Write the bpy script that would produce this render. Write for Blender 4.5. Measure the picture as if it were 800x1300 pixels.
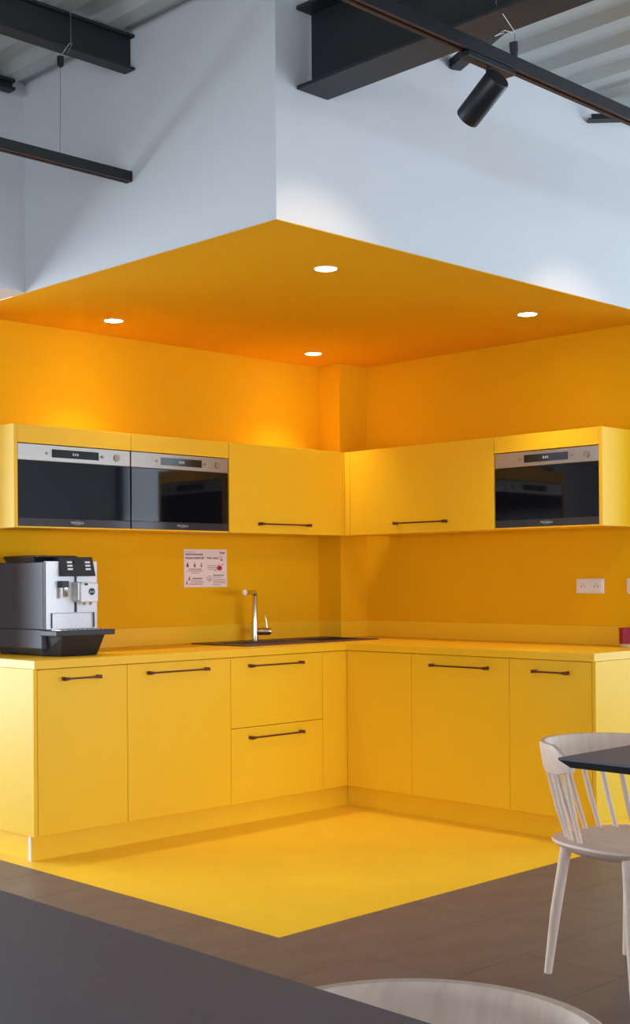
import bpy, bmesh, math, random
from mathutils import Vector, Matrix
random.seed(7)
for o in list(bpy.data.objects): bpy.data.objects.remove(o, do_unlink=True)
S = bpy.context.scene
COL = S.collection
R = math.radians

# ------------------------------------------------------------------ camera
CAM = Vector((-4.7613, -4.6131, 1.1509)); YAW, PITCH, ROLL = 0.7933, 0.0037, -0.0072
F = Vector((math.cos(YAW)*math.cos(PITCH), math.sin(YAW)*math.cos(PITCH), math.sin(PITCH)))
RT = Vector((math.sin(YAW), -math.cos(YAW), 0)); UP = RT.cross(F)
RT2 = RT*math.cos(ROLL) + UP*math.sin(ROLL); UP2 = UP*math.cos(ROLL) - RT*math.sin(ROLL)
cd = bpy.data.cameras.new('camera'); cam = bpy.data.objects.new('camera', cd); COL.objects.link(cam)
M = Matrix((RT2, UP2, -F)).transposed().to_4x4(); M.translation = CAM
cam.matrix_world = M
cd.sensor_fit = 'VERTICAL'; cd.sensor_height = 36.0; cd.lens = 1664.74*36.0/1300.0
cd.shift_x = 0.0; cd.shift_y = (727.675-650.0)/1300.0
cd.clip_start = 0.05; cd.clip_end = 200
S.camera = cam

# ------------------------------------------------------------------ world, daylight, added fill light, exposure
S.view_settings.view_transform = 'Standard'; S.view_settings.look = 'None'
S.view_settings.gamma = 1.0; S.view_settings.use_curve_mapping = False
S.view_settings.exposure = 1.0
W = bpy.data.worlds.new('world'); S.world = W; W.use_nodes = True
bg = W.node_tree.nodes['Background']; bg.inputs[0].default_value = (0.62, 0.78, 1.0, 1); bg.inputs[1].default_value = 1.5
def area(name, loc, rot, sx, sy, power, col):
    l = bpy.data.lights.new(name, 'AREA'); l.shape = 'RECTANGLE'; l.size = sx; l.size_y = sy; l.energy = power; l.color = col
    o = bpy.data.objects.new(name, l); COL.objects.link(o); o.location = loc; o.rotation_euler = rot; return o
DAY = (0.85, 0.92, 1.0)
area('daylight_window_left', (-4.0, 3.36, 1.2), (R(-90), 0, 0), 3.5, 2.1, 126, DAY)          # faces -y
area('daylight_window_right', (3.36, -3.9, 1.45), (0, R(90), 0), 2.5, 3.7, 38, DAY)          # faces -x
area('fill_light_far', (0.0, -9.16, 1.1), (R(90), 0, 0), 5.4, 1.85, 110, DAY)            # faces +y; ambient fill added from behind the camera, source unseen
area('fill_light_side', (-9.16, -4.6, 1.1), (0, R(-90), 0), 1.85, 5.0, 86, DAY)           # faces +x; second added fill, lifts faces turned to -x

# ------------------------------------------------------------------ materials
def lin(r, g, b):
    f = lambda c: (c/255/12.92) if c/255 <= 0.04045 else ((c/255+0.055)/1.055)**2.4
    return (f(r), f(g), f(b), 1)
MATS = {}
def mat(name, rgb, rough=0.5, metal=0.0, noise=0.0, scale=8.0, bump=0.0, bscale=60.0, stretch=(1,1,1), spec=0.5, emit=None, estr=0.0, coat=0.0):
    m = bpy.data.materials.new(name); m.use_nodes = True; nt = m.node_tree; b = nt.nodes['Principled BSDF']
    c = lin(*rgb)
    b.inputs['Base Color'].default_value = c; b.inputs['Roughness'].default_value = rough; b.inputs['Metallic'].default_value = metal
    b.inputs['Specular IOR Level'].default_value = spec
    if coat: b.inputs['Coat Weight'].default_value = coat; b.inputs['Coat Roughness'].default_value = 0.05
    if emit: b.inputs['Emission Color'].default_value = (*emit, 1); b.inputs['Emission Strength'].default_value = estr
    if noise or bump:
        tc = nt.nodes.new('ShaderNodeTexCoord'); mp = nt.nodes.new('ShaderNodeMapping'); mp.inputs['Scale'].default_value = stretch
        nt.links.new(tc.outputs['Object'], mp.inputs[0])
    if noise:
        n = nt.nodes.new('ShaderNodeTexNoise'); n.inputs['Scale'].default_value = scale; n.inputs['Detail'].default_value = 5
        nt.links.new(mp.outputs[0], n.inputs['Vector'])
        r = nt.nodes.new('ShaderNodeValToRGB')
        r.color_ramp.elements[0].position = 0.3; r.color_ramp.elements[1].position = 0.7
        r.color_ramp.elements[0].color = tuple(max(0, v*(1-noise)) for v in c[:3]) + (1,)
        r.color_ramp.elements[1].color = tuple(min(1, v*(1+noise)) for v in c[:3]) + (1,)
        nt.links.new(n.outputs['Fac'], r.inputs[0]); nt.links.new(r.outputs[0], b.inputs['Base Color'])
    if bump:
        n2 = nt.nodes.new('ShaderNodeTexNoise'); n2.inputs['Scale'].default_value = bscale; n2.inputs['Detail'].default_value = 3
        nt.links.new(mp.outputs[0], n2.inputs['Vector'])
        bp = nt.nodes.new('ShaderNodeBump'); bp.inputs['Strength'].default_value = bump; bp.inputs['Distance'].default_value = 0.002
        nt.links.new(n2.outputs['Fac'], bp.inputs['Height']); nt.links.new(bp.outputs[0], b.inputs['Normal'])
    MATS[name] = m; return m
mat('yellow_laminate', (247, 195, 34), 0.42, noise=0.015, scale=3, bump=0.05, bscale=220, spec=0.35)
mat('yellow_worktop', (247, 195, 34), 0.35, noise=0.015, scale=3, spec=0.4)
mat('yellow_paint', (241, 178, 3), 0.75, spec=0.2, noise=0.02, scale=2, bump=0.08, bscale=150)
mat('yellow_vinyl', (248, 202, 46), 0.45, noise=0.03, scale=5, bump=0.05, bscale=90)
mat('white_paint', (214, 216, 218), 0.75, noise=0.015, scale=2, bump=0.06, bscale=140)
mat('white_plastic', (235, 228, 224), 0.4, noise=0.01, scale=5)
mat('slate_floor', (107, 91, 86), 0.5, noise=0.16, scale=4, bump=0.1, bscale=40, stretch=(1, 2.2, 1))
mat('slate_joint', (80, 70, 66), 0.7, noise=0.1, scale=9)
mat('deck_metal', (188, 194, 190), 0.45, metal=0.35, noise=0.08, scale=3, stretch=(3, .3, 1))
mat('black_steel', (30, 33, 37), 0.5, noise=0.15, scale=6)
mat('black_metal', (24, 25, 28), 0.42, noise=0.1, scale=12)
mat('bronze_handle', (84, 34, 14), 0.5, metal=0.0, noise=0.1, scale=30)
mat('steel', (176, 171, 164), 0.34, metal=0.95, noise=0.04, scale=6, stretch=(1, 1, 40))
mat('chrome', (215, 212, 205), 0.16, metal=1.0, noise=0.02, scale=6)
mat('glass_black', (14, 14, 20), 0.04, noise=0.1, scale=2, spec=0.36)
mat('glass_strip', (62, 58, 64), 0.12, noise=0.05, scale=2, spec=0.4)
mat('display_black', (12, 13, 18), 0.12, noise=0.1, scale=5)
mat('logo_grey', (190, 188, 186), 0.4, noise=0.02)
mat('wood_ash', (222, 195, 175), 0.5, noise=0.10, scale=5, bump=0.08, bscale=30, stretch=(14, 2, 2))
mat('table_laminate', (72, 78, 91), 0.5, noise=0.05, scale=60, spec=0.8)
mat('table_edge', (44, 44, 50), 0.55, noise=0.05, scale=40, spec=0.3)
mat('knob_steel', (150, 140, 130), 0.4, metal=0.5, noise=0.03)
mat('sink_composite', (84, 66, 58), 0.45, noise=0.15, scale=180)
mat('machine_grey', (60, 65, 79), 0.42, noise=0.06, scale=20)
mat('machine_black', (28, 28, 32), 0.4, noise=0.08, scale=20)
mat('machine_silver', (218, 218, 222), 0.35, metal=0.25, noise=0.03, scale=5, stretch=(40, 1, 1))
mat('paper', (244, 226, 222), 0.8, noise=0.01, scale=4)
mat('print_dark', (96, 58, 66), 0.8, noise=0.02)
mat('print_grey', (160, 140, 140), 0.8, noise=0.02)
mat('print_red', (176, 36, 58), 0.8, noise=0.02)
mat('red_glass', (158, 18, 50), 0.25, noise=0.15, scale=40)
mat('cup_base', (222, 190, 130), 0.5, noise=0.05, scale=30)
mat('socket_hole', (90, 80, 80), 0.6, noise=0.02)
mat('wire', (150, 155, 160), 0.3, metal=0.8, noise=0.02)
mat('frame_dark', (50, 54, 60), 0.5, noise=0.05)
mat('lamp_glow', (255, 246, 225), 0.4, noise=0.0, emit=(1.0, 0.93, 0.78), estr=14)
mat('screen_text', (120, 128, 134), 0.4, emit=(0.8, 0.9, 0.95), estr=0.12)
# window glass: thin clear pane
gm = bpy.data.materials.new('window_glass'); gm.use_nodes = True; nt = gm.node_tree; nt.nodes.clear()
out = nt.nodes.new('ShaderNodeOutputMaterial'); mx = nt.nodes.new('ShaderNodeMixShader'); tr = nt.nodes.new('ShaderNodeBsdfTransparent'); gl = nt.nodes.new('ShaderNodeBsdfGlossy')
gl.inputs['Roughness'].default_value = 0.02; mx.inputs[0].default_value = 0.06
nt.links.new(tr.outputs[0], mx.inputs[1]); nt.links.new(gl.outputs[0], mx.inputs[2]); nt.links.new(mx.outputs[0], out.inputs[0]); MATS['window_glass'] = gm

# ------------------------------------------------------------------ mesh helpers
def box(bm, x0, x1, y0, y1, z0, z1):
    v = [bm.verts.new(p) for p in ((x0,y0,z0),(x1,y0,z0),(x1,y1,z0),(x0,y1,z0),(x0,y0,z1),(x1,y0,z1),(x1,y1,z1),(x0,y1,z1))]
    for f in ((3,2,1,0),(4,5,6,7),(0,1,5,4),(1,2,6,5),(2,3,7,6),(3,0,4,7)): bm.faces.new([v[i] for i in f])
    return v
def ring(bm, c, ax, r, seg, ref=None):
    ax = Vector(ax).normalized(); ref = Vector(ref) if ref else (Vector((0,0,1)) if abs(ax.z) < 0.9 else Vector((1,0,0)))
    u = ax.cross(ref).normalized(); w = ax.cross(u)
    return [bm.verts.new(Vector(c) + u*r*math.cos(2*math.pi*i/seg) + w*r*math.sin(2*math.pi*i/seg)) for i in range(seg)]
def bridge(bm, a, b):
    n = len(a)
    for i in range(n): bm.faces.new((a[i], a[(i+1)%n], b[(i+1)%n], b[i]))
def rod(bm, pts, rads, seg=14, cap=True):
    pts = [Vector(p) for p in pts]; rads = rads if isinstance(rads, (list, tuple)) else [rads]*len(pts)
    rs = []
    d0 = (pts[-1]-pts[0]).normalized(); ref = Vector((0,0,1)) if abs(d0.z) < 0.9 else Vector((1,0,0))
    for i, p in enumerate(pts):
        a = pts[max(i-1,0)]; b = pts[min(i+1,len(pts)-1)]
        ax = (b-a) if (b-a).length > 1e-9 else d0
        rs.append(ring(bm, p, ax, rads[i], seg, ref))
    for i in range(len(rs)-1): bridge(bm, rs[i], rs[i+1])
    if cap:
        bm.faces.new(rs[0][::-1]); bm.faces.new(rs[-1])
def prism(bm, poly, axis, a, b):
    """extrude a 2D polygon along axis ('x','y','z') from a to b"""
    def P(u, v, t): return {'x': (t,u,v), 'y': (u,t,v), 'z': (u,v,t)}[axis]
    A = [bm.verts.new(P(u,v,a)) for u,v in poly]; B = [bm.verts.new(P(u,v,b)) for u,v in poly]
    bridge(bm, A, B); bm.faces.new(A[::-1]); bm.faces.new(B)
def loft(bm, rings, cap=True):
    rs = [[bm.verts.new(p) for p in r] for r in rings]
    for i in range(len(rs)-1): bridge(bm, rs[i], rs[i+1])
    if cap: bm.faces.new(rs[0][::-1]); bm.faces.new(rs[-1])
def grid_solid(bm, xs, ys, inside, z0, z1):
    nx, ny = len(xs)-1, len(ys)-1; c = {(i,j): inside((xs[i]+xs[i+1])/2, (ys[j]+ys[j+1])/2) for i in range(nx) for j in range(ny)}
    vd = {}
    def v(i,j,k):
        if (i,j,k) not in vd: vd[(i,j,k)] = bm.verts.new((xs[i], ys[j], (z0,z1)[k]))
        return vd[(i,j,k)]
    for (i,j), on in c.items():
        if not on: continue
        bm.faces.new((v(i,j,1),v(i+1,j,1),v(i+1,j+1,1),v(i,j+1,1))); bm.faces.new((v(i,j+1,0),v(i+1,j+1,0),v(i+1,j,0),v(i,j,0)))
        if not c.get((i-1,j)): bm.faces.new((v(i,j,0),v(i,j,1),v(i,j+1,1),v(i,j+1,0)))
        if not c.get((i+1,j)): bm.faces.new((v(i+1,j+1,0),v(i+1,j+1,1),v(i+1,j,1),v(i+1,j,0)))
        if not c.get((i,j-1)): bm.faces.new((v(i+1,j,0),v(i+1,j,1),v(i,j,1),v(i,j,0)))
        if not c.get((i,j+1)): bm.faces.new((v(i,j+1,0),v(i,j+1,1),v(i+1,j+1,1),v(i+1,j+1,0)))
def obj(name, bm, m, parent=None, bevel=0.0, smooth=False, off=None, label=None, segs=2):
    if off is not None: bmesh.ops.translate(bm, verts=bm.verts, vec=-Vector(off))
    bmesh.ops.recalc_face_normals(bm, faces=bm.faces)
    me = bpy.data.meshes.new(name); bm.to_mesh(me); bm.free()
    me.materials.append(MATS[m])
    o = bpy.data.objects.new(name, me); COL.objects.link(o)
    if parent: o.parent = parent
    if label: o['label'] = label
    if bevel:
        b = o.modifiers.new('bevel', 'BEVEL'); b.width = bevel; b.segments = segs; b.limit_method = 'ANGLE'; b.angle_limit = R(40)
    if smooth:
        for p in me.polygons: p.use_smooth = True
        me.set_sharp_from_angle(angle=R(40))
    return o
def bx(name, d, m, parent=None, bevel=0.0, off=None, label=None):
    bm = bmesh.new(); box(bm, *d); return obj(name, bm, m, parent, bevel, off=off, label=label)
def rd(name, pts, rads, m, parent=None, seg=14, off=None, label=None):
    bm = bmesh.new(); rod(bm, pts, rads, seg); return obj(name, bm, m, parent, smooth=True, off=off, label=label)
def thing(name, label, cat, loc=(0,0,0), rotz=0.0, group=None):
    o = bpy.data.objects.new(name, None); COL.objects.link(o); o.empty_display_size = 0.05
    o.location = loc; o.rotation_euler = (0,0,rotz); o['label'] = label; o['category'] = cat
    if group: o['group'] = group
    return o
def tag(o, label, cat, group=None):
    o['label'] = label; o['category'] = cat
    if group: o['group'] = group
    return o
def struct(o): o['kind'] = 'structure'; return o
def copy_tree(o, parent=None):
    c = o.copy(); COL.objects.link(c); c.parent = parent
    for ch in [x for x in bpy.data.objects if x.parent == o]: copy_tree(ch, c)
    return c
def text_mesh(name, txt, size, m, parent, mtx, align='CENTER', bold=0.0):
    cu = bpy.data.curves.new(name, 'FONT'); cu.body = txt; cu.size = size; cu.align_x = align; cu.align_y = 'CENTER'; cu.extrude = 0.0002; cu.offset = bold; cu.resolution_u = 3
    t = bpy.data.objects.new(name, cu); COL.objects.link(t)
    dg = bpy.context.evaluated_depsgraph_get(); me = bpy.data.meshes.new_from_object(t.evaluated_get(dg))
    bpy.data.objects.remove(t, do_unlink=True); bpy.data.curves.remove(cu)
    me.transform(mtx); me.materials.clear(); me.materials.append(MATS[m]); me.name = name
    o = bpy.data.objects.new(name, me); COL.objects.link(o); o.parent = parent; return o
def FRONT(s, d, z):      # text facing local -y at (s,d,z)
    return Matrix.Translation((s, d, z)) @ Matrix.Rotation(R(90), 4, 'X')

# ------------------------------------------------------------------ room dimensions
YW, XW = 0.5932, 0.6032            # kitchen walls
CCX, CCY = 0.3924, 0.4207          # boxed column in the corner
ZS, ZC = 2.3315, 3.166             # yellow soffit, metal deck
SX, SY, WY1 = -1.8263, -1.4625, 0.056
FX, FY = -1.90, -1.5295            # edges of the yellow floor
X0, Y0, X1, Y1 = -9.0, -9.0, 3.2, 3.2

# floor: slab, yellow panel, slate planks
bm = bmesh.new(); box(bm, X0, X1, Y0, Y1, -0.10, -0.003); floor = struct(obj('floor', bm, 'slate_joint'))
bx('yellow_floor_panel', (FX, XW, FY, YW, -0.004, 0.0), 'yellow_vinyl', floor, label='bright yellow vinyl floor panel')
PW, PL, G = 0.3375, 0.95, 0.0010
plank_me = {}
def plank(x0, x1, y0, y1):
    key = (round(x1-x0, 4), round(y1-y0, 4))
    if key not in plank_me:
        b = bmesh.new(); box(b, 0, key[0], 0, key[1], -0.0035, 0.0)
        me = bpy.data.meshes.new('floor_plank'); bmesh.ops.recalc_face_normals(b, faces=b.faces); b.to_mesh(b and me); b.free(); me.materials.append(MATS['slate_floor']); plank_me[key] = me
    o = bpy.data.objects.new('floor_plank', plank_me[key]); COL.objects.link(o); o.parent = floor; o.location = (x0, y0, 0)
for k in range(-7, 11):                                   # rows of planks run along x
    y1 = FY - k*PW; y0 = y1 - PW
    xend = FX if k < 0 else 1.2
    xs = -1.25 + ((k*0.37) % 1.0)*PL
    while xs > -5.2: xs -= PL
    while xs < xend:
        a, b_ = max(xs, -5.2), min(xs+PL, xend)
        if b_ - a > 0.03: plank(a + G, b_ - G, y0 + G, min(y1, YW) - G)
        xs += PL
# planks beyond the visible floor, one piece
bm = bmesh.new()
for (a, b_, c, d) in ((X0, -5.2, Y0, 3.2), (-5.2, X1, Y0, FY-11*PW), (1.2, X1, FY-11*PW, SY), (-5.2, FX, FY+7*PW+.002, Y1)):
    box(bm, a, b_, c, d, -0.0035, 0.0)
o = obj('floor_covering', bm, 'slate_floor', floor); o['kind'] = 'stuff'

# walls
def wall(name, d, m): return struct(bx(name, d, m))
wall('wall_left', (FX, XW, YW, YW+0.1, 0, ZS-.0025), 'yellow_paint')
wall('wall_right', (XW, XW+0.1, SY, YW+0.1, 0, ZS-.0025), 'yellow_paint')
wall('wall_column', (CCX, XW, CCY, YW, 0, ZS-.0025), 'yellow_paint')
struct(bx('ceiling_soffit', (SX, XW+0.1, SY, YW+0.1, ZS-.002, ZS), 'yellow_paint'))
wall('wall_bulkhead_left', (SX, SX+0.1, SY, WY1+0.1, ZS+.0005, ZC+0.05), 'white_paint')
wall('wall_bulkhead_right', (SX+0.1, X1, SY, SY+0.1, ZS+.0005, ZC+0.05), 'white_paint')
wall('wall_bulkhead_far', (X0, SX, WY1, WY1+0.1, ZS+0.001, ZC+0.05), 'white_paint')
struct(bx('ceiling_low', (X0, SX, WY1+0.1, Y1, ZS+0.001, ZS+0.06), 'white_paint'))
wall('wall_core_left', (FX, FX+0.1, YW+0.1, Y1, 0, ZS), 'white_paint')
wall('wall_core_right', (XW+0.1, X1, SY, SY+0.1, 0, ZS-.001), 'white_paint')

# outer walls with window openings
def outer_wall(name, axis, pos, a0, a1, z1, w0, w1, wz0, wz1, n, idx, thick=0.12, m='white_paint'):
    """axis 'x': wall plane x=pos running along y ; window opening w0..w1"""
    sgn = 1 if pos > 0 else -1
    lo, hi = (pos, pos+thick) if sgn > 0 else (pos-thick, pos)
    def D(u0, u1, z0_, z1_, p0=lo, p1=hi): return (p0, p1, u0, u1, z0_, z1_) if axis == 'x' else (u0, u1, p0, p1, z0_, z1_)
    bm = bmesh.new()
    for d in (D(a0, w0, 0, z1), D(w1, a1, 0, z1), D(w0, w1, 0, wz0), D(w0, w1, wz1, z1)): box(bm, *d)
    struct(obj(name, bm, m))
    mid = (lo+hi)/2
    win = struct(bpy.data.objects.new('window_%d' % idx, None)); COL.objects.link(win)
    bm = bmesh.new(); t = 0.05
    for d in (D(w0, w1, wz0, wz0+t, mid-.03, mid+.03), D(w0, w1, wz1-t, wz1, mid-.03, mid+.03)): box(bm, *d)
    for i in range(n+1):
        c = w0 + t/2 + (w1-w0-t)*i/n
        box(bm, *D(c-t/2, c+t/2, wz0+t, wz1-t, mid-.03, mid+.03))
    obj('window_frame', bm, 'frame_dark', win)
    for i in range(n):
        c0 = w0 + t + (w1-w0-t)*i/n; c1 = w0 + (w1-w0-t)*(i+1)/n
        bx('pane', D(c0, c1, wz0+t, wz1-t, mid-.004, mid+.004), 'window_glass', win)
outer_wall('wall_window_left', 'y', Y1, X0, FX+0.1, ZS+0.05, -5.8, -2.2, 0.12, 2.26, 3, 1)
outer_wall('wall_window_right', 'x', X1, Y0, SY+0.1, ZC+0.05, -5.8, -2.0, 0.15, 2.75, 3, 2)
outer_wall('wall_front', 'y', Y0, X0, X1, ZC+0.05, -2.8, 2.8, 0.10, 2.10, 5, 3)  # window here is unseen, added and placed for the far fill light
outer_wall('wall_side', 'x', X0, Y0, Y1, ZC+0.05, -7.2, -2.0, 0.10, 2.10, 4, 4)  # unseen window opening added to let in the side fill

# corrugated metal deck: trapezoid ribs running along y
pitch, dep = 0.22, 0.030
prof = []
x = X0
while x < X1:
    prof += [(x, ZC), (x+pitch*.30, ZC), (x+pitch*.46, ZC+dep), (x+pitch*.84, ZC+dep)]; x += pitch
bm = bmesh.new(); A = [bm.verts.new((p[0], Y0, p[1])) for p in prof]; B = [bm.verts.new((p[0], WY1+.1, p[1])) for p in prof]
A2 = [bm.verts.new((p[0], Y0, p[1]+.012)) for p in prof]; B2 = [bm.verts.new((p[0], WY1+.1, p[1]+.012)) for p in prof]
for i in range(len(prof)-1):
    bm.faces.new((A[i], A[i+1], B[i+1], B[i])); bm.faces.new((A2[i], B2[i], B2[i+1], A2[i+1]))
struct(obj('ceiling', bm, 'deck_metal'))
bx_roof = struct(bx('ceiling_roof', (X0-.12, X1+.12, Y0-.12, WY1+.1, ZC+0.07, ZC+0.13), 'white_paint'))

# ------------------------------------------------------------------ steel beams
def i_beam(name, label, axis, c, a, b, w, z0, z1, tw=0.008, tf=0.012, group=None):
    h = w/2; t = tw/2
    pf = [(-h,z0),(h,z0),(h,z0+tf),(t,z0+tf),(t,z1-tf),(h,z1-tf),(h,z1),(-h,z1),(-h,z1-tf),(-t,z1-tf),(-t,z0+tf),(-h,z0+tf)]
    bm = bmesh.new(); prism(bm, [(c+p[0], p[1]) for p in pf], axis, a, b)
    o = tag(obj(name, bm, 'black_steel', bevel=0.002), label, 'beam', group); return o
i_beam('steel_beam', 'slim black steel I-beam along the metal deck above the short track', 'x', -0.674, X0+.01, SX-0.004, 0.062, 3.034, ZC-0.001, tf=0.010)
i_beam('steel_beam', 'deep black steel I-beam butting against the white bulkhead above the spotlight', 'y', -1.66, Y0+.01, SY-0.004, 0.147, 2.781, 3.060, tf=0.013)
i_beam('steel_beam', 'black steel purlin end in the corner of the white far bulkhead', 'x', 0.0, X0+.01, -1.915, 0.05, 3.121, ZC-0.001)
def brace(label, p, q, w, h):
    p, q = Vector(p), Vector(q); d = (q-p).normalized(); s = d.cross(Vector((0,0,1))).normalized()*w/2
    bm = bmesh.new(); rings = []
    for c in (p, q): rings.append([c-s, c+s, c+s+Vector((0,0,h)), c-s+Vector((0,0,h))])
    loft(bm, rings); return tag(obj('brace_strut', bm, 'black_steel'), label, 'strut')
brace('short black roof brace fixed to the bulkhead beside the deep beam', (-0.905, SY-0.005, 3.066), (-1.60, SY-1.488, 3.066), 0.05, 0.035)
br = thing('brace_angle', 'black angle brace leaving the bulkhead behind the long track', 'strut', (0, SY, 3.08))
def brace_part(name, p, q, w, h, m):
    p, q = Vector(p), Vector(q); d = (q-p).normalized(); s = d.cross(Vector((0,0,1))).normalized()*w/2
    bm = bmesh.new(); loft(bm, [[c-s, c+s, c+s+Vector((0,0,h)), c-s+Vector((0,0,h))] for c in (p, q)]); obj(name, bm, m, br, off=br.location)
brace_part('flange', (-0.03, SY-0.012, 3.080), (3.17, SY-3.497, 3.080), 0.05, 0.006, 'black_steel')
brace_part('web', (0.0, SY-0.012, 3.086), (3.17, SY-3.465, 3.086), 0.008, 0.032, 'black_steel')

# ------------------------------------------------------------------ kitchen runs
ZP, ZB, ZT, ZD = 0.1017, 0.7867, 0.8216, 0.4522
def place(run, s, d, z):       # local run coordinates -> world location and rotation
    return ((s, d, z), 0.0) if run == 'left' else ((d, -s, z), R(-90))
def handle(parent, s0, s1, z, d=0.0):
    """slim bow handle: thin bar with flared feet"""
    bm = bmesh.new(); st = 0.027; r = 0.0037
    box(bm, s0+.012, s1-.012, d-st-.002, d-st+.004, z-r, z+r)
    for a, sg in ((s0, 1), (s1, -1)):
        loft(bm, [[(a, d-st-.004, z-.0078), (a, d, z-.0078), (a, d, z+.0078), (a, d-st-.004, z+.0078)],
                  [(a+sg*.012, d-st-.004, z-.0065), (a+sg*.010, d, z-.007), (a+sg*.010, d, z+.007), (a+sg*.012, d-st-.004, z+.0065)],
                  [(a+sg*.026, d-st-.002, z-r), (a+sg*.024, d-st+.004, z-r), (a+sg*.024, d-st+.004, z+r), (a+sg*.026, d-st-.002, z+r)]])
    return obj('handle', bm, 'bronze_handle', parent, label='slim dark bronze bow handle')
def base_unit(run, s0, s1, label, fronts, end=None):
    loc, rz = place(run, s0, 0, 0); w = s1-s0
    t = thing('base_cabinet', label, 'cabinet', loc, rz)
    bx('body', (.002, w-.002, .020, .575, ZP, ZB-.001), 'yellow_laminate', t)
    for (nm, z0, z1, h0, h1, hz) in fronts:
        f = bx(nm, (.0013, w-.0013, 0, .0185, z0, z1), 'yellow_laminate', t, bevel=0.0008)
        if h0 is not None: handle(f, h0-s0, h1-s0, hz)
    if end == 'l': bx('end_panel', (-.019, -.0015, -.001, .580, ZP, ZB-.001), 'yellow_laminate', t, bevel=0.0008)
    if end == 'r': bx('end_panel', (w+.0015, w+.019, -.001, .580, ZP, ZB-.001), 'yellow_laminate', t, bevel=0.0008)
    return t
TOPZ = ZB-.004
base_unit('left', -1.8165, -1.364, 'narrow yellow base cabinet with a short handle under the coffee machine', [('door', ZP+.001, TOPZ, -1.697, -1.516, .741)], 'l')
base_unit('left', -1.364, -0.7744, 'wide yellow base cabinet between the narrow cabinet and the drawers', [('door', ZP+.001, TOPZ, -1.258, -.922, .741)])
base_unit('left', -0.7744, -0.1744, 'yellow base unit with two deep drawers under the sink', [('drawer', ZD+.0015, TOPZ, -.664, -.324, .741), ('drawer', ZP+.001, ZD-.0015, -.664, -.324, .404)])
base_unit('right', 0.4317, 1.017, 'wide yellow base cabinet next to the blank corner panel', [('door', ZP+.001, TOPZ, .567, .904, .734)])
base_unit('right', 1.017, 1.4546, 'narrow yellow base cabinet with a short handle beside the spindle chair', [('door', ZP+.001, TOPZ, 1.158, 1.340, .732)], 'r')
t = thing('corner_cabinet', 'handleless yellow corner base cabinet joining the two worktop runs', 'cabinet', (0, 0, 0))
bx('filler_panel', (-.1732, -.0005, 0, .0185, ZP+.001, TOPZ), 'yellow_laminate', t, bevel=0.0008)
bx('blank_panel', (0, .0185, -.4304, -.0005, ZP+.001, TOPZ), 'yellow_laminate', t, bevel=0.0008)
bm = bmesh.new(); grid_solid(bm, [-.1720, .019, .040], [-.4295, .019, .040], lambda x, y: x > .019 or y > .019, ZP, ZB-.001); obj('body', bm, 'yellow_laminate', t)
# plinths
t = thing('plinth', 'yellow toe-kick plinth under the coffee machine run', 'plinth', (-1.8, .03, 0))
bx('front_board', (-1.830, .030, .030, .046, 0, ZP-.0008), 'yellow_laminate', t, off=t.location)
bx('edge_strip', (-1.8335, -1.830, .0295, .0465, 0, ZP-.0008), 'white_plastic', t, off=t.location, label='white cut edge of the plinth board')
bx('side_board', (-1.822, -1.806, .0465, .570, 0, ZP-.0008), 'yellow_laminate', t, off=t.location)
t = thing('plinth', 'yellow toe-kick plinth under the run beside the spindle chair', 'plinth', (.03, -.7, 0))
bx('front_board', (.0305, .046, -1.468, .029, 0, ZP-.0008), 'yellow_laminate', t, off=t.location)
bx('side_board', (.0465, .570, -1.460, -1.446, 0, ZP-.0008), 'yellow_laminate', t, off=t.location)
# worktop (one continuous L) with a cut-out for the sink
SKX0, SKX1, SKY0, SKY1 = -0.565, 0.375, 0.125, 0.545
BX0, BX1, BY0, BY1 = -0.02, 0.33, 0.175, 0.425
bm = bmesh.new()
xs = [-1.8365, BX0-.01, -.012, BX1+.01, CCX-.0, XW-.001]; ys = [-1.4745, -.012, BY0-.01, BY1+.0, BY1+.01, YW-.001]
ys = sorted(set([-1.4745, -.012, BY0-.01, CCY, BY1+.01, YW-.001])); xs = sorted(set(xs))
def wt(x, y):
    if x < -.012 and y < -.012: return False
    if BX0-.01 < x < BX1+.01 and BY0-.01 < y < BY1+.01: return False
    if x > CCX and y > CCY: return False
    return True
grid_solid(bm, xs, ys, wt, ZB, ZT)
tag(obj('worktop', bm, 'yellow_worktop', bevel=0.0012), 'yellow L-shaped kitchen worktop carrying sink and coffee machine', 'worktop')
# low upstand along walls and column
U = 0.012; ZU = 0.9126
bm = bmesh.new()
prism(bm, [(-1.832, YW-.0005), (-1.832, YW-U), (CCX-U, YW-U), (CCX-U, CCY-U), (XW-U, CCY-U), (XW-U, -1.462), (XW-.0005, -1.462), (XW-.0005, CCY-.0005), (CCX-.0005, CCY-.0005), (CCX-.0005, YW-.0005)], 'z', ZT+.0005, ZU)
tag(obj('upstand', bm, 'yellow_laminate', bevel=0.0008), 'low yellow upstand strip along the wall behind the worktop', 'upstand')

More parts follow.
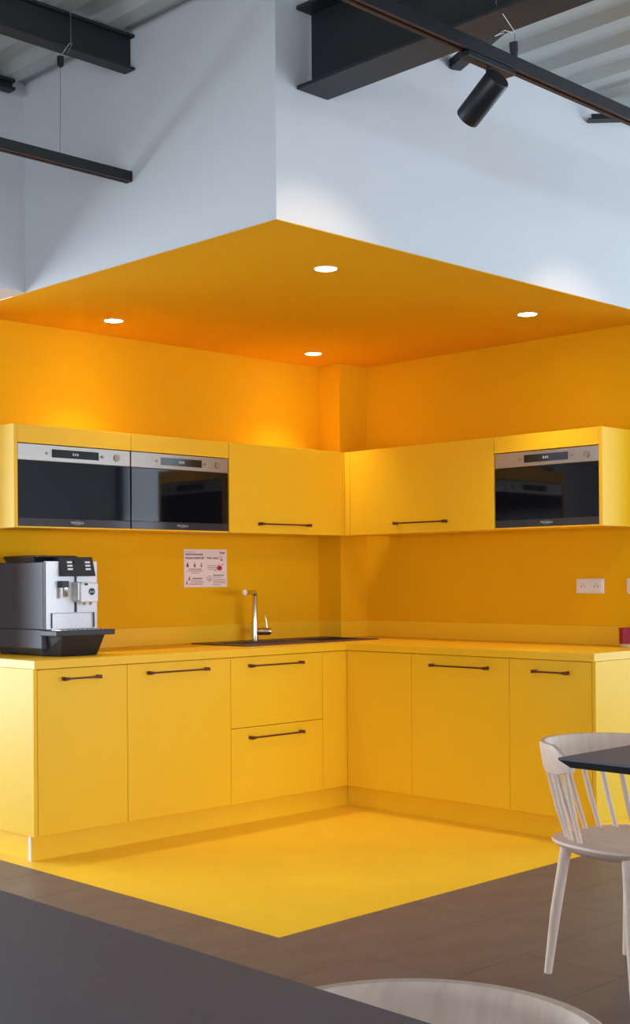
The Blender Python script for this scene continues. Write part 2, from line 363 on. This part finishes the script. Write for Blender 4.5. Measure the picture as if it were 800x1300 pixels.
# ------------------------------------------------------------------ wall cabinets and microwaves
U0, U1, MWT = 1.3782, 1.8253, 1.7440
DU = {'left': 0.2991, 'right': 0.3018}
def oven_housing(run, s0, s1, label, end=None):
    loc, rz = place(run, s0, DU[run], U0); w = s1-s0; H = U1-U0
    t = thing('oven_housing', label, 'cabinet', loc, rz)
    bx('fascia', (.001, w-.001, 0, .018, MWT-U0+.002, H), 'yellow_laminate', t, bevel=0.0008)
    bx('bottom_panel', (.001, w-.001, .002, .288, 0, .0065), 'yellow_laminate', t)
    bx('side_panel', (.001, .0025, .020, .288, .0065, MWT-U0+.001), 'yellow_laminate', t)
    bx('side_panel', (w-.0025, w-.001, .020, .288, .0065, MWT-U0+.001), 'yellow_laminate', t)
    bx('top_panel', (.001, w-.001, .0185, .288, H-.018, H-.0005), 'yellow_laminate', t)
    bx('shelf', (.0045, w-.0045, .0185, .288, MWT-U0+.002, MWT-U0+.012), 'yellow_laminate', t)
    bx('back_panel', (.0045, w-.0045, .284, .288, .0065, H-.018), 'yellow_laminate', t)
    if end: 
        a, b_ = (-.0185, -.0005) if end == 'l' else (w+.0005, w+.0185)
        bx('end_panel', (a, b_, -.001, .290, -.0005, H), 'yellow_laminate', t, bevel=0.0008)
    return t
def microwave(run, s0, s1, label):
    w = s1-s0-.007; H = MWT-U0-.0085; loc, rz = place(run, s0+.0035, DU[run]+.004, U0+.0072)
    t = thing('microwave_oven', label, 'microwave', loc, rz, None)
    bx('casing', (.002, w-.002, .012, .27, .0005, H-.002), 'machine_black', t)
    zg = H-.0735
    p = bx('control_panel', (0, w, 0, .012, zg+.003, H), 'steel', t, bevel=0.001)
    bx('display', (.172, .421, -.0012, .001, H-.053, H-.017), 'display_black', p)
    bm = bmesh.new()
    for k in (-.012, 0.0, .012): box(bm, .2965+k-.004, .2965+k+.003, -.0016, -.0011, H-.040, H-.029)
    obj('display_symbols', bm, 'screen_text', p)['kind'] = 'stuff'
    for s, r_, l_ in ((.147, .006, .004), (.440, .007, .005), (.520, .0155, .006)):
        bm = bmesh.new(); rod(bm, [(s, .001, H-.036), (s, -l_, H-.036)], r_, 24); obj('knob', bm, 'knob_steel', p, smooth=True)
    dr = bx('door', (0, w, 0, .011, .036, zg), 'glass_black', t, bevel=0.0008, label='glossy black glass microwave door')
    bx('inner_window', (.15, .45, -.0004, .0005, .095, .215), 'glass_black', dr)
    lo = bx('lower_strip', (0, w, 0, .011, 0, .0352), 'glass_strip', t, bevel=0.0008)
    text_mesh('lettering', 'Whirlpool', .0165, 'logo_grey', lo, FRONT(w*.51, -.0004, .019))
    bm = bmesh.new(); n = 20                                  # swoosh ring of the logo
    for i in range(n):
        a0, a1 = R(200+280*i/n), R(200+280*(i+1)/n); c = (w*.51, .0185)
        q = [(c[0]+.021*math.cos(a0), c[1]+.0085*math.sin(a0)), (c[0]+.021*math.cos(a1), c[1]+.0085*math.sin(a1)), (c[0]+.020*math.cos(a1), c[1]+.0077*math.sin(a1)), (c[0]+.020*math.cos(a0), c[1]+.0077*math.sin(a0))]
        prism(bm, q, 'y', -.0006, -.0001)
    obj('logo_swoosh', bm, 'logo_grey', lo)
    bx('gap_strip', (.004, w-.004, .004, .0115, zg+.0004, zg+.0026), 'machine_black', t)
    return t
oven_housing('left', -1.7165, -1.1140, 'yellow wall housing of the microwave above the coffee machine', 'l')
microwave('left', -1.7165, -1.1140, 'built-in microwave above the coffee machine')
oven_housing('left', -1.1130, -0.5185, 'yellow wall housing of the microwave above the paper notice')
microwave('left', -1.1130, -0.5185, 'built-in microwave beside the wall cabinet over the notice')
oven_housing('right', 0.7075, 1.3000, 'yellow wall housing of the single microwave above the wall sockets', 'r')
microwave('right', 0.7075, 1.3000, 'built-in single microwave above the wall sockets')
def wall_unit(run, s0, s1, label, h0, h1, hz, filler=None):
    loc, rz = place(run, s0, DU[run], U0); w = s1-s0; H = U1-U0
    t = thing('wall_cabinet', label, 'cabinet', loc, rz)
    bx('body', (.002, w-.002, .0195, .288, .001, H-.0005), 'yellow_laminate', t)
    f = bx('door', (.0013, w-.0013, 0, .0185, 0, H), 'yellow_laminate', t, bevel=0.0008)
    handle(f, h0-s0, h1-s0, hz-U0)
    if filler: bx('filler_strip', (filler[0]-s0, filler[1]-s0, 0, .0185, 0, H), 'yellow_laminate', t, bevel=0.0006)
    return t
wall_unit('left', -0.5175, 0.2850, 'yellow wall cabinet above the sink tap', -.325, .025, 1.4255, (.2856, .3010))
wall_unit('right', -0.2600, 0.7060, 'long yellow wall cabinet between the corner and the single microwave', .072, .415, 1.430, (-.2985, -.2612))

# ------------------------------------------------------------------ sink and tap
t = thing('sink', 'dark brown composite inset sink with drainer in the worktop', 'sink', (0, .3, ZT))
bm = bmesh.new(); grid_solid(bm, [SKX0, BX0, BX1, SKX1], [SKY0, BY0, BY1, SKY1], lambda x, y: not (BX0 < x < BX1 and BY0 < y < BY1), ZT+.0003, ZT+.006)
rim = obj('rim', bm, 'sink_composite', t, bevel=0.002, off=t.location)
bm = bmesh.new()
for d in ((BX0-.004, BX0, BY0-.004, BY1+.004, ZT-.16, ZT+.0002), (BX1, BX1+.004, BY0-.004, BY1+.004, ZT-.16, ZT+.0002), (BX0, BX1, BY0-.004, BY0, ZT-.16, ZT+.0002), (BX0, BX1, BY1, BY1+.004, ZT-.16, ZT+.0002), (BX0-.004, BX1+.004, BY0-.004, BY1+.004, ZT-.164, ZT-.16)): box(bm, *d)
obj('basin', bm, 'sink_composite', t, off=t.location)
rd('drain', [(.15, .3, ZT-.16), (.15, .3, ZT-.157)], .04, 'chrome', t, 20, off=t.location)
for i in range(7): bx('drainer_ridge', (SKX0+.06, BX0-.06, .175+i*.034, .181+i*.034, ZT+.006, ZT+.0085), 'sink_composite', t, off=t.location)
FXX, FYY = -.195, .475
ZR = ZT+.006
t = thing('kitchen_tap', 'chrome single-lever kitchen tap standing on the sink', 'tap', (FXX, FYY, ZR))
rd('body', [(0,0,0), (0,0,.006), (0,0,.0065), (0,0,.100), (0,0,.101)], [.022, .022, .0185, .0185, .0132], 'chrome', t, 20)
rd('riser', [(0,0,.100), (0,0,.232), (-.003,-.002,.243), (-.010,-.006,.250), (-.02,-.0125,.2525)], .0130, 'chrome', t, 18)
sp = rd('spout', [(-.018,-.011,.2525), (-.150,-.095,.2525)], [.0118, .0128], 'chrome', t, 18)
rd('nozzle', [(-.150,-.095,.2525), (-.156,-.099,.2525)], .0118, 'white_plastic', sp, 18)
lv = rd('lever_hub', [(.008,-.008,.048), (.054,-.050,.048), (.062,-.057,.048)], [.0195, .0195, .0150], 'chrome', t, 18)
rd('lever', [(.046,-.042,.060), (.044,-.040,.100), (.038,-.034,.132)], [.0035, .0028, .0026], 'chrome', lv, 8)

# ------------------------------------------------------------------ coffee machine
YF = 0.20
t = thing('coffee_machine', 'silver and black bean-to-cup coffee machine on the worktop end', 'coffee machine', (-1.51, .38, ZT))
O3 = t.location
bm = bmesh.new(); prism(bm, [(-1.648, YF+.012), (-1.648, .455), (-1.678, .575), (-1.375, .575), (-1.375, YF+.012)], 'z', .936, 1.229); obj('housing', bm, 'machine_grey', t, bevel=.004, off=O3)
bm = bmesh.new()
A = [(-1.652, YF+.02), (-1.652, .455), (-1.682, .577), (-1.372, .577), (-1.372, YF+.02)]
Bq = [(-1.622, YF+.05), (-1.622, .44), (-1.65, .55), (-1.40, .55), (-1.40, YF+.05)]
loft(bm, [[(x, y, ZT+.004) for x, y in Bq], [(x, y, ZT+.034) for x, y in A], [(x, y, .9355) for x, y in A]]); obj('base_skirt', bm, 'machine_grey', t, bevel=.002, off=O3)
for fx_, fy_ in ((-1.60, .28), (-1.42, .28), (-1.60, .52), (-1.42, .52)): rd('foot', [(fx_, fy_, ZT), (fx_, fy_, ZT+.006)], .014, 'machine_black', t, 12, off=O3)
# silver front, slightly bowed
bm = bmesh.new(); pl = []
for i in range(9):
    u = i/8; pl.append((-1.643+.268*u, YF+.006-.010*math.sin(math.pi*u)))
pl += [(-1.375, YF+.0115), (-1.643, YF+.0115)]
prism(bm, pl, 'z', .938, 1.231); fr = obj('front_panel', bm, 'machine_silver', t, smooth=True, off=O3, label='brushed silver front panel')
bx('front_edge', (-1.6475, -1.6435, YF-.001, YF+.0115, .938, 1.229), 'machine_black', t, off=O3)
bx('groove', (-1.5005, -1.4895, YF-.007, YF-.003, 1.010, 1.168), 'machine_black', fr, off=O3)
bm = bmesh.new()
for d in ((-1.616, -1.397, 1.006, 1.0075), (-1.616, -1.6145, .942, 1.006), (-1.3985, -1.397, .942, 1.006)): box(bm, d[0], d[1], YF-.0062, YF+.002, d[2], d[3])
obj('hatch_seam', bm, 'machine_black', fr, off=O3)
# control head
bm = bmesh.new(); loft(bm, [[(-1.577, YF-.030, 1.166), (-1.404, YF-.030, 1.166), (-1.404, YF+.06, 1.166), (-1.577, YF+.06, 1.166)], [(-1.577, YF-.012, 1.250), (-1.411, YF-.012, 1.250), (-1.411, YF+.06, 1.250), (-1.577, YF+.06, 1.250)]])
hd = obj('control_head', bm, 'machine_black', t, bevel=.003, off=O3)
def onface(z): return YF-.030+.018*(z-1.166)/.084
for s in (-1.534, -1.441):
    for z in (1.227, 1.212, 1.197):
        bx('button', (s-.013, s+.013, onface(z)-.0025, onface(z)+.004, z-.0042, z+.0042), 'machine_silver', hd, bevel=.001, off=O3)
bx('screen', (-1.512, -1.463, onface(1.212)-.0006, onface(1.212)+.010, 1.184, 1.236), 'display_black', hd, off=O3)
bm = bmesh.new(); loft(bm, [[(-1.652, .27, 1.229), (-1.452, .27, 1.229), (-1.452, .50, 1.229), (-1.652, .50, 1.229)], [(-1.665, .255, 1.253), (-1.44, .255, 1.253), (-1.44, .51, 1.253), (-1.665, .51, 1.253)], [(-1.655, .265, 1.258), (-1.45, .265, 1.258), (-1.45, .50, 1.258), (-1.655, .50, 1.258)]])
obj('bean_lid', bm, 'machine_black', t, bevel=.002, off=O3)
# steam spout
st = bx('steam_block', (-1.585, -1.545, YF-.032, YF+.002, 1.117, 1.146), 'machine_black', t, bevel=.003, off=O3)
rd('steam_nozzle', [(-1.556, YF-.022, 1.118), (-1.556, YF-.022, 1.082), (-1.556, YF-.022, 1.076)], [.010, .010, .006], 'chrome', st, 14, off=O3)
rd('steam_shield', [(-1.577, YF-.018, 1.118), (-1.577, YF-.018, 1.070)], .007, 'machine_silver', st, 12, off=O3)
# coffee spout block
cs = bx('coffee_spout', (-1.500, -1.409, YF-.055, YF-.002, 1.052, 1.136), 'machine_silver', t, bevel=.005, off=O3)
bx('spout_rail', (-1.511, -1.5005, YF-.048, YF-.004, 1.060, 1.141), 'chrome', cs, bevel=.003, off=O3)
bx('spout_rail', (-1.4085, -1.402, YF-.040, YF-.004, 1.062, 1.138), 'chrome', cs, bevel=.002, off=O3)
bx('spout_cap', (-1.492, -1.417, YF-.050, YF-.006, 1.1362, 1.1405), 'chrome', cs, bevel=.001, off=O3)
bx('spout_notch', (-1.482, -1.466, YF-.0575, YF-.050, 1.1265, 1.1355), 'machine_black', cs, off=O3)
for s in (-1.470, -1.438): rd('outlet', [(s, YF-.034, 1.053), (s, YF-.034, 1.040)], [.008, .006], 'chrome', cs, 12, off=O3)
bd = rd('badge', [(-1.445, YF-.0545, 1.099), (-1.445, YF-.0575, 1.099)], .0155, 'machine_black', cs, 24, off=O3)
text_mesh('lettering', 'jura', .0145, 'logo_grey', bd, Matrix.Translation(-O3) @ FRONT(-1.445, YF-.0577, 1.099), bold=.0003)
# drip tray
bm = bmesh.new(); prism(bm, [(-1.665, YF+.02), (-1.652, .105), (-1.350, .105), (-1.350, YF+.02)], 'z', .911, .9345); tr_ = obj('drip_tray', bm, 'machine_black', t, bevel=.003, off=O3)
bm = bmesh.new(); loft(bm, [[(-1.628, YF+.05, ZT+.0015), (-1.600, .150, ZT+.0015), (-1.415, .150, ZT+.0015), (-1.415, YF+.05, ZT+.0015)], [(-1.640, YF+.05, .911), (-1.614, .120, .911), (-1.393, .120, .911), (-1.393, YF+.05, .911)]])
obj('tray_bin', bm, 'machine_black', tr_, bevel=.003, off=O3)
for i in range(11): bx('grid_bar', (-1.625+i*.024, -1.615+i*.024, .118, YF-.012, .9345, .937), 'chrome', tr_, off=O3)

# ------------------------------------------------------------------ paper notice
t = thing('paper_notice', 'white printed paper notice with red drawings taped to the yellow wall', 'notice', (-.4275, YW, 1.2055))
pw, ph = .286, .194
pp = bx('sheet', (-pw/2, pw/2, -.0022, -.0008, -ph/2, ph/2), 'paper', t)
def PX(x): return (x/620-.5)*pw          # 0..620 across, 0..520 down
def PZ(y): return (.5-y/520)*ph
def lines(name, m, L):
    bm = bmesh.new()
    for x0, x1, y, h in L: box(bm, PX(x0), PX(x1), -.0030, -.0021, PZ(y+h/2), PZ(y-h/2))
    o = obj(name, bm, m, pp); o['kind'] = 'stuff'; return o
lines('print_line', 'print_grey', [(20,150,40,6), (335,480,225,8),(335,470,250,8),(345,470,275,8),(430,475,297,8),(100,220,325,8),(120,260,405,8),(90,255,430,8),(415,575,360,8),(415,540,385,8),(415,590,415,8),(415,525,490,8)])
lines('print_line', 'print_dark', [(70,250,275,9),(120,260,398,8),(415,575,355,8)])
lines('print_line', 'print_red', [(40,270,300,7),(95,290,452,6),(70,260,478,8),(415,600,440,7),(415,600,463,7)])
text_mesh('title_text', 'PRÉVENTION SANITAIRE', .0105, 'print_dark', pp, FRONT(PX(20), -.0028, PZ(72)), 'LEFT', .0003)
text_mesh('title_text', 'RÈGLES À RESPECTER', .0128, 'print_dark', pp, FRONT(PX(20), -.0028, PZ(122)), 'LEFT', .0003)
text_mesh('title_text', 'ÉVIER - REPAS', .0118, 'print_dark', pp, FRONT(PX(330), -.0028, PZ(122)), 'LEFT', .0003)
text_mesh('logo_text', 'Quad', .0160, 'print_red', pp, FRONT(PX(550), -.0028, PZ(45)), 'CENTER', .0005)
def pict(*polys):
    bm = bmesh.new()
    for q in polys: prism(bm, [(PX(x), PZ(y)) for x, y in q], 'y', -.0030, -.0021)
    obj('pictogram', bm, 'print_red', pp)
for c, w_ in ((50, 15), (150, 11), (245, 8)):
    pict([(c-w_, 245), (c+w_, 245), (c+w_, 215), (c+w_*.4, 200), (c+w_*.4, 182), (c-w_*.4, 182), (c-w_*.4, 200), (c-w_, 215)])
pict([(510+38*math.cos(a), 258-34*math.sin(a)) for a in [2*math.pi*i/16 for i in range(16)]])
pict([(500, 225), (508, 225), (500, 195), (492, 195)])
pict([(530, 228), (540, 228), (570, 205), (562, 200)])
pict([(530, 150), (545, 130), (556, 150), (545, 165)])
pict([(354, 425), (370, 425), (366, 390), (358, 390)])
pict([(60, 425), (85, 425), (74, 370), (70, 370)])
pict([(28, 480), (48, 480), (40, 430), (36, 430)])
def annulus(cx, cy, r0, r1, n=24):
    bm = bmesh.new(); q = lambda r_, a: (PX(cx+r_*math.cos(a)), -.0030, PZ(cy-r_*math.sin(a)))
    A = [bm.verts.new(q(r0, 2*math.pi*i/n)) for i in range(n)]; B = [bm.verts.new(q(r1, 2*math.pi*i/n)) for i in range(n)]
    bridge(bm, A, B); obj('pictogram', bm, 'print_red', pp)
annulus(360, 402, 34, 39); annulus(520, 118, 20, 25)

# ------------------------------------------------------------------ wall sockets
def socket(s0, s1, label):
    z0, z1 = 1.067, 1.139; loc, rz = place('right', (s0+s1)/2, XW, (z0+z1)/2); w, h = s1-s0, z1-z0
    t = thing('wall_socket', label, 'socket', loc, rz)
    p = bx('plate', (-w/2, w/2, -.010, -.0005, -h/2, h/2), 'white_plastic', t, bevel=.004)
    for c in (-w*.235, w*.235):
        ins = bx('insert', (c-.030, c+.030, -.0125, -.009, -.028, .028), 'white_plastic', t, bevel=.002)
        bm = bmesh.new()
        for dx, dz, r_ in ((-.0095, -.002, .0032), (.0095, -.002, .0032), (0, .009, .0026)): rod(bm, [(c+dx, -.0118, dz), (c+dx, -.0130, dz)], r_, 10)
        obj('pin_hole', bm, 'socket_hole', ins)
socket(.975, 1.131, 'white double wall socket on the yellow wall under the single microwave')
socket(1.256, 1.412, 'white double wall socket above the red tumbler')

# red tumbler at the worktop end
t = thing('tumbler', 'dark red faceted glass tumbler with a pale base on the worktop', 'tumbler', (.545, -1.288, ZT))
bm = bmesh.new(); loft(bm, [[(r_*math.cos(2*math.pi*i/12), r_*math.sin(2*math.pi*i/12), z) for i in range(12)] for r_, z in ((.038, .0145), (.039, .088), (.034, .088), (.033, .018))]); obj('glass', bm, 'red_glass', t)
rd('base', [(0,0,0), (0,0,.014)], [.039, .039], 'cup_base', t, 12)

# ------------------------------------------------------------------ downlights
def downlight(x, y, label, power=25):
    t = thing('downlight', label, 'downlight', (x, y, ZS), 0, 'downlights in the yellow soffit')
    bm = bmesh.new(); n = 32
    A, B, C_, D_ = ([bm.verts.new((r_*math.cos(2*math.pi*i/n), r_*math.sin(2*math.pi*i/n), z)) for i in range(n)] for r_, z in ((.048, -.0005), (.047, -.004), (.041, -.004), (.041, -.0005)))
    bridge(bm, A, B); bridge(bm, B, C_); bridge(bm, C_, D_); obj('trim_ring', bm, 'white_plastic', t, smooth=True)
    rd('lens', [(0,0,-.0006), (0,0,-.0035)], .0408, 'lamp_glow', t, 28, label='glowing warm white lens')
    l = bpy.data.lights.new('downlight_lamp', 'SPOT'); l.energy = power; l.color = (1.0, .86, .62); l.spot_size = R(92); l.spot_blend = 1.0; l.shadow_soft_size = .04
    o = bpy.data.objects.new('downlight_lamp', l); COL.objects.link(o); o.parent = t; o.location = (0, 0, -.005)
downlight(-1.224, .277, 'recessed round downlight above the microwave pair')
downlight(-1.224, -1.090, 'recessed round downlight nearest the white bulkhead corner')
downlight(.055, -1.092, 'recessed round downlight above the single microwave side')
downlight(.066, .292, 'recessed round downlight beside the boxed column')

# ------------------------------------------------------------------ lighting tracks and spotlights
def track(name, label, x0, x1, y, z0, z1):
    t = thing(name, label, 'track', ((x0+x1)/2, y, z0)); w = .018
    O = t.location
    bm = bmesh.new(); prism(bm, [(y-w, z0), (y-.007, z0), (y-.007, z0+.012), (y+.007, z0+.012), (y+.007, z0), (y+w, z0), (y+w, z1), (y-w, z1)], 'x', x0, x1); obj('rail', bm, 'black_metal', t, bevel=.0008, off=O)
    bm = bmesh.new(); box(bm, x0+.002, x1-.002, y-.0065, y-.0045, z0+.002, z0+.005); box(bm, x0+.002, x1-.002, y+.0045, y+.0065, z0+.002, z0+.005); obj('conductor', bm, 'bronze_handle', t, off=O)
    bm = bmesh.new(); box(bm, x1, x1+.003, y-w, y+w, z0, z1); obj('end_cap', bm, 'black_metal', t, off=O)
    return t
tl = track('lighting_track', 'short black lighting track ending at the white bulkhead', -5.0, SX-.006, -.665, 2.626, 2.664)
def wire(tk, pts, r_=.0012): 
    bm = bmesh.new()
    for a, b_ in zip(pts, pts[1:]): rod(bm, [a, b_], r_, 6)
    obj('suspension_wire', bm, 'wire', tk, off=tk.location)
wire(tl, [(-2.133, -.665, 2.664), (-2.133, -.672, 2.980)])
rd('wire_gripper', [(-2.133, -.672, 2.972), (-2.133, -.672, 2.979), (-2.133, -.672, 3.010)], [.004, .012, .012], 'black_metal', tl, 14, off=tl.location)
wire(tl, [(-2.133, -.672, 3.010), (-2.125, -.715, 3.045), (-2.112, -.715, 3.052), (-2.128, -.708, 3.012)], .0016)
wire(tl, [(-2.118, -.715, 3.05), (-2.118, -.715, ZC)], .0014)
t2 = track('lighting_track', 'long black lighting track carrying the cylinder spotlight', -4.2, 0.9, -2.300, 2.626, 2.664)
wire(t2, [(-1.65, -2.30, 2.71), (-1.648, -2.30, 2.745), (-1.735, -2.30, 2.80), (-1.735, -2.30, ZC)])
wire(t2, [(-1.648, -2.30, 2.742), (-1.70, -2.30, 2.735), (-1.745, -2.30, 2.705), (-1.70, -2.30, 2.728)], .0014)
rd('wire_gripper', [(-1.652, -2.30, 2.664), (-1.652, -2.30, 2.690), (-1.655, -2.30, 2.712)], [.008, .013, .013], 'black_metal', t2, 14, off=t2.location)
wire(t2, [(-3.4, -2.30, 2.664), (-3.4, -2.30, ZC)]); wire(t2, [(.2, -2.30, 2.664), (.2, -2.30, ZC)])

def spotlight(x, label, aim, power):
    y, z = -2.300, 2.626
    t = thing('track_spotlight', label, 'spotlight', (x, y, z))
    ad = bx('track_adapter', (-.105, .110, -.017, .017, -.020, -.0005), 'black_metal', t, bevel=.003)
    piv = Vector((.005, 0, -.066))
    rd('stem', [(.005, 0, -.018), (.005, 0, -.074)], [.0085, .0085], 'black_metal', t, 14)
    d = (Vector(aim) - Vector((x, y, z)) - piv).normalized()
    a = piv + Vector((0, 0, -.018)) - d*.045; b_ = a + d*.150; r_ = .0370
    rd('barrel', [a, a+d*.003, a+d*.147, b_], [r_-.002, r_, r_, r_-.001], 'black_metal', t, 32)
    rd('lens', [b_ - d*.0008, b_ + d*.0012], r_-.006, 'lamp_glow', t, 28)
    bm = bmesh.new(); q = Vector((.005, 0, -.060)); rod(bm, [q+Vector((-.006,0,0)), q+Vector((.006,0,0))], .011, 14); obj('hinge', bm, 'black_metal', t, smooth=True)
    l = bpy.data.lights.new('spotlight_lamp', 'SPOT'); l.energy = power; l.color = (1.0, .74, .52); l.spot_size = R(70); l.spot_blend = .6; l.shadow_soft_size = .02
    o = bpy.data.objects.new('spotlight_lamp', l); COL.objects.link(o); o.parent = t; o.location = b_ + d*.004; o.rotation_euler = d.to_track_quat('-Z', 'Y').to_euler()
    return t
spotlight(-1.778, 'black cylinder track spotlight aimed down at the kitchen corner', (-1.66, -1.46, 2.04), 8)
spotlight(-.45, 'black cylinder track spotlight further along the long track', (-.15, -1.46, 1.97), 8)

# ------------------------------------------------------------------ tables
def table(name, label, x0, x1, y0, y1, z1, th=.026):
    cx, cy = (x0+x1)/2, (y0+y1)/2
    t = thing(name, label, 'table', (cx, cy, 0)); a, b_ = (x1-x0)/2, (y1-y0)/2
    i = .022
    bx('table_top', (-a, a, -b_, b_, z1-.0065, z1), 'table_laminate', t, bevel=.0008)
    bm = bmesh.new(); loft(bm, [[(-a+i,-b_+i,z1-th), (a-i,-b_+i,z1-th), (a-i,b_-i,z1-th), (-a+i,b_-i,z1-th)], [(-a+.001,-b_+.001,z1-.0066), (a-.001,-b_+.001,z1-.0066), (a-.001,b_-.001,z1-.0066), (-a+.001,b_-.001,z1-.0066)]])
    obj('edge_underside', bm, 'table_edge', t)
    for k in ([0] if b_ < .6 else [-b_*.55, b_*.55]):
        rd('column', [(0,k,.012), (0,k,z1-th)], .035, 'black_metal', t, 20); bx('base_plate', (-a*.42, a*.42, k-.2, k+.2, 0, .012), 'black_metal', t, bevel=.004)
table('dining_table', 'dark grey square table whose corner overlaps the spindle chair', -2.042, -1.242, -3.508, -2.708, .70)
table('dining_table', 'long dark grey table standing outside the yellow floor', -4.549, -3.749, -4.40, -2.30, .70)

# ------------------------------------------------------------------ spindle chair
def make_chair(label):
    t = thing('spindle_chair', label, 'chair')
    def sup(a, b_, n=40, e=2.7):
        r = []
        for i in range(n):
            th = 2*math.pi*i/n; c, s = math.cos(th), math.sin(th)
            r.append((a*math.copysign(abs(c)**(2/e), c), b_*math.copysign(abs(s)**(2/e), s)))
        return r
    bm = bmesh.new(); rings = []
    for a, b_, z in ((.158, .150, .362), (.196, .186, .383), (.205, .195, .392), (.202, .192, .399), (.18, .172, .401), (.12, .115, .396), (.05, .05, .394)):
        rings.append([(x, y, z) for x, y in sup(a, b_)])
    loft(bm, rings); obj('seat', bm, 'wood_ash', t, smooth=True)
    for sx in (-1, 1):
        for sy in (-1, 1):
            rd('leg', [(sx*.132, sy*.118, .372), (sx*.150, sy*.145, .18), (sx*.162, sy*.166, 0)], [.0165, .0155, .0115], 'wood_ash', t, 18)
    # bent top rail
    n = 44; T = R(97); rings = []
    for i in range(n+1):
        th = -T + 2*T*i/n; k = abs(th)/T
        tip = max(0, (k-.80)/.20); tip = tip*tip*(3-2*tip)
        ztop = .672 - .034*tip; zbot = .588 + .012*tip - .002
        th2 = .011 + .003*tip
        s, c = math.sin(th), math.cos(th); pr = []
        for (du, z) in ((-th2*.8, zbot), (th2*.8, zbot), (th2, zbot+.012), (th2, ztop-.012), (th2*.6, ztop-.002), (0, ztop), (-th2*.6, ztop-.002), (-th2, ztop-.012), (-th2, zbot+.012)):
            lean = (z-.588)*.16
            pr.append(((.186+du+lean)*s, .06+(.190+du+lean)*c, z))
        rings.append(pr)
    bm = bmesh.new(); loft(bm, rings); obj('top_rail', bm, 'wood_ash', t, smooth=True)
    m = 11
    for i in range(m):
        th = R(-88) + R(176)*i/(m-1); s, c = math.sin(th), math.cos(th)
        rd('spindle', [(.168*s, .150*c+.018, .392), (.178*s, .173*c+.039, .49), (.186*s, .190*c+.06, .592)], [.0068, .0085, .0068], 'wood_ash', t, 12)
    return t
ch = make_chair('pale wooden spindle-back chair pushed up to the square table corner')
ch.location = (-1.485, -2.560, 0); ch.rotation_euler.z = R(-11)
c2 = copy_tree(ch); c2['label'] = 'pale wooden chair with curved top rail at the long dark table'
c2.location = (-3.790, -3.710, 0); c2.rotation_euler.z = R(-90)
